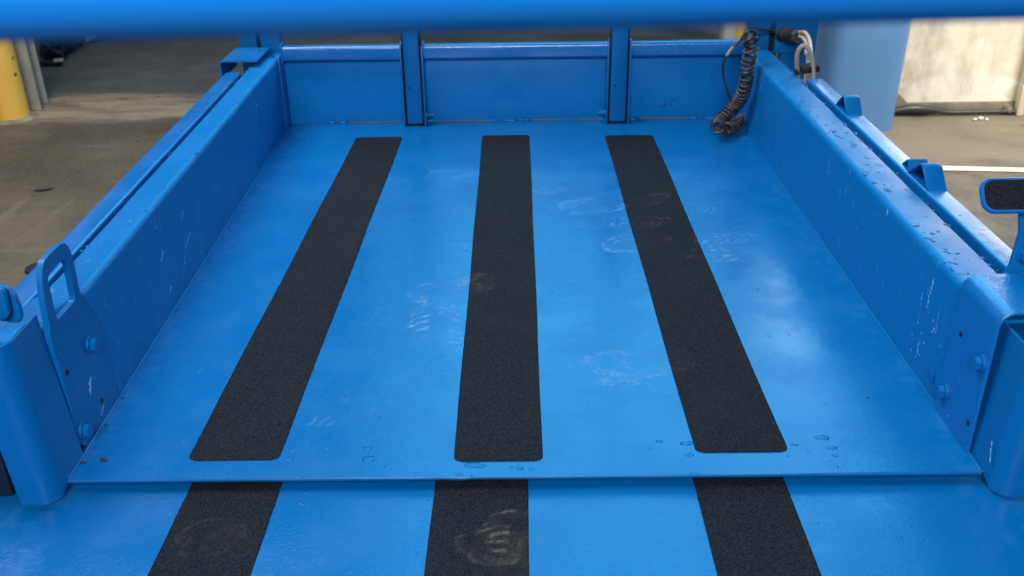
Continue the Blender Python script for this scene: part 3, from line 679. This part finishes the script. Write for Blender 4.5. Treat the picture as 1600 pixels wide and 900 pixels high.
for x in (-.62, -.58, -.02, .0, .05, .41, .62, .64): k.blob((x, Y1-.004, .003), random.uniform(.004, .008), (0, -.5, 1), .5, (1, 0, 0, 3.5), 1)
tag(k.build('paint_drip', M['steel'], bk, 0), kind='stuff')
# masts
for xc, w, bolt_side in ((-.3275, .050, 1), (.351, .052, -1)):
    k = MB(); k.box((xc-w/2, 3.112, .010), (xc+w/2, 3.140, .95), .0025); o = k.build('mast', M['steel'], bed)
    k = MB(); k.box((xc-w/2-.006, 3.118, .0015), (xc+w/2+.006, 3.1495, .9), .001); k.build('seal', M['seal'], o)
    for s in (-1, 1):
        k = MB(); k.box((xc+s*(w/2+.010)-.0025, 3.108, .001), (xc+s*(w/2+.010)+.0025, 3.160, .268), .0008); k.build('guide_plate', M['steel'], o)
    hexbolt('bolt', (xc+bolt_side*(w/2+.014), 3.13, .035), (bolt_side, 0, 0), o, .008)
    MB().tube([(xc+bolt_side*(w/2+.022), 3.13, .035), (xc+bolt_side*(w/2+.035), 3.13, .035)], .0035, 8).build('stud', M['steel'], o)
    MB().tube([(xc-.012, 3.1125, .132), (xc-.012, 3.1112, .132)], .0035, 12).build('rivet_hole', M['seal'], o)
# corner posts
k = MB(); k.box((-.832, 3.18, -.02), (-.767, 3.23, .95), .004); k.build('corner_post', M['steel'], bed)
k = MB(); k.box((-.905, 3.19, .10), (-.846, 3.23, .95), .004); k.build('corner_post', M['steel'], bed)
k = MB(); k.box((-.845, 3.21, .10), (-.833, 3.225, .95)); k.build('seal', M['seal'], bed)
k = MB(); k.box((.785, 3.19, -.02), (.853, 3.24, .95), .004); k.build('corner_post', M['steel'], bed)
k = MB(); k.box((.854, 3.21, .10), (.885, 3.235, .95)); k.build('seal', M['seal'], bed)
for xa, xb in ((-.785, -.757), (.760, .79)): MB().box((xa, 3.10, .0), (xb, 3.175, .240), .002).build('corner_gusset', M['steel'], bed)
# left bracket over the rail
t = [(-.916, .205), (-.916, .250)] + arc(-.904, .250, .012, 180, 90, 5)[1:] + [(-.86, .262), (-.795, .262)]
pf = thick(t, -.005)
k = MB(); k.sweep([[Vector((a, 2.975, z)) for a, z in pf], [Vector((a-.0, 3.06, z)) for a, z in pf], [Vector((a+(.0 if a < -.86 else .0), 3.155, z)) for a, z in pf]])
k.build('rail_clamp', M['flange'], bed)
# junction plate right
jp = MB().slab([Vector((.874+.0*i, 3.20, 0))+Vector((a, 0, z)) for i, (a, z) in enumerate([(.006, .209), (.0, .215), (0, .60), (.139, .60), (.139, .215), (.133, .209)])], (0, .008, 0), .0015).build('junction_plate', M['steel'], bed)
k = MB(); k.box((.90, 3.209, .02), (.99, 3.24, .60), .003); k.build('plate_support', M['steel'], bed)
# ================================================================== CONNECTOR, HOSES, COILED CABLE
cn = empty('cable_connector', (.92, 3.19, .27), 'black round plug with metal collar on the blue junction plate', 'connector')
A = at(1222, 53, 1, 3.195); D = (at(1250, 57, 1, 3.125)-A); D.normalize(); Ln = .075
def along(s): return A+D*s
k = MB(); k.tube([along(s) for s in (0, .018, .020, .038, .040, .052)], [.025, .025, .022, .022, .0245, .0245], 28); k.build('plug', M['rubber'], cn)
k = MB(); k.tube([along(s) for s in (.052, .054, .072, .074)], [.018, .021, .021, .019], 6); k.build('collar', M['metal'], cn, 20)
ho = empty('hose_bundle', (.93, 2.95, .25), 'looped grey hoses held by a black tie beside right rail', 'hose bundle')
def hp_(lst, y0, y1): n = len(lst)-1; return spline([at(u, v, 1, y0+(y1-y0)*i/n) for i, (u, v) in enumerate(lst)], 8)
MB().tube(hp_([(1247, 135), (1246, 110), (1245, 92), (1248, 78), (1256, 71), (1264, 78), (1269, 92), (1271, 108), (1271, 128)], 2.83, 2.80), .0068, 12).build('hose', M['hose'], ho)
MB().tube(hp_([(1250, 55), (1258, 58), (1263, 68), (1263, 84), (1262, 100), (1262, 128)], 3.10, 2.84), .0062, 12).build('hose', M['hose'], ho)
MB().tube(hp_([(1249, 51), (1257, 50), (1264, 60), (1267, 76), (1268, 92)], 3.09, 2.86), .005, 10).build('hose', M['wire'], ho)
MB().tube(hp_([(1249, 57), (1255, 60), (1260, 70), (1259, 84)], 3.09, 2.90), .0045, 10).build('hose', M['wire'], ho)
p = [at(u, v, 1, 2.80) for u, v in ((1254, 107), (1254, 116), (1281, 112), (1281, 103))]
k = MB(); k.slab(p, (0, .05, 0), .001); k.build('cable_tie', M['seal'], ho)
p = [at(u, v, 1, 2.79) for u, v in ((1242, 111), (1244, 117), (1250, 117), (1248, 110))]
k = MB(); k.slab(p, (0, .02, 0), .001); k.build('tie_end', M['seal'], ho)
cc = empty('coiled_cable', (.72, 3.06, 0), 'black coiled cable hanging in the back right corner of the bed', 'cable')
cz = lambda z: (1080+z[0]/4.2875, 20+z[1]/4.2875)
def helix(path, R0, pitch, r, name, ph=0):
    """spring wound round a smooth path; pitch is a function of 0..1"""
    P = spline(path, 24); L_ = [0]
    for a, c in zip(P, P[1:]): L_.append(L_[-1]+(c-a).length)
    tot = L_[-1]; pts = []; ang = ph; s = 0; up = None; i = 0
    ds = .0006
    while s < tot:
        while i < len(P)-2 and L_[i+1] < s: i += 1
        f = (s-L_[i])/max(L_[i+1]-L_[i], 1e-9); p = P[i].lerp(P[i+1], f); d = (P[min(i+2, len(P)-1)]-P[max(i-1, 0)]).normalized()
        if up is None: up = d.orthogonal().normalized()
        up = (up-d*up.dot(d)).normalized(); sd = d.cross(up)
        rad = R0(s/tot) if callable(R0) else R0
        pts.append(p+(up*math.cos(ang)+sd*math.sin(ang))*rad)
        ang += 2*math.pi*ds/pitch(s/tot); s += ds
    return MB().tube(pts[::2], r, 8).build(name, M['cable'], cc, 0)
zz = [(385, 130), (398, 190), (398, 250), (385, 310), (375, 370), (370, 430), (358, 490), (342, 545), (315, 595), (275, 640), (225, 690), (185, 735), (180, 770)]
path = [at(*cz(z), 0, .722-.0025*max(0, i_-7)) for i_, z in enumerate(zz[:9])] + [at(*cz(z), 1, y) for z, y in zip(zz[9:], (2.99, 2.98, 2.955, 2.90))]
for p in path: p.z = max(p.z, .0245)
helix(path, .0185, lambda t: .026 if t < .20 else (.0175 if t < .5 else (.0145 if t < .9 else .017)), .0049, 'coil')
path = [at(*cz(z), 1, y) for z, y in (((228, 778), 2.925), ((262, 768), 2.96), ((290, 757), 3.0), ((325, 728), 3.04), ((340, 712), 3.07))]
for p in path: p.z = max(p.z, .021)
helix(path, .0165, lambda t: .0215, .0046, 'coil', 1)
k = MB(); k.tube(hp_([cz(z) for z in ((560, 122), (500, 115), (440, 105), (395, 100), (370, 120), (385, 150), (420, 170), (445, 178))], 3.17, 2.90), .0058, 10)
k.tube(hp_([cz(z) for z in ((560, 128), (480, 112), (420, 118), (385, 140), (375, 175), (350, 200))], 3.165, 2.90), .0050, 10)
k.build('lead', M['cable'], cc, 0)
MB().tube(hp_([cz(z) for z in ((372, 140), (330, 185), (275, 235), (235, 290), (212, 360), (218, 440), (240, 520), (265, 590), (275, 640))], 2.98, 3.00), .0040, 10).build('thin_lead', M['cable'], cc, 0)
MB().tube(hp_([cz(z) for z in ((282, 228), (262, 252), (237, 288))], 2.985, 2.985), .0052, 10).build('sleeve', M['hose'], cc, 0)
# ================================================================== HANDRAIL close to the camera
hr = empty('handrail', (0, .31, .93), 'thick round blue handrail crossing the top of the view', 'handrail')
RB = .0175; yt = .30
pa, pb = at(0, -27, 1, yt), at(1600, -62, 1, yt); d = (pb-pa).normalized()
MB().tube([pa-d*.45+d*k_*((pb-pa).length+.9)/12 for k_ in range(13)], RB, 64).build('rail_tube', M['tube'], hr)
k = MB()
for e in (pa-d*.45, pb+d*.45): MB().tube([e, e+Vector((0, 0, -.5)), (e.x, e.y, ZL)], .022, 32).build('upright', M['tube'], hr)
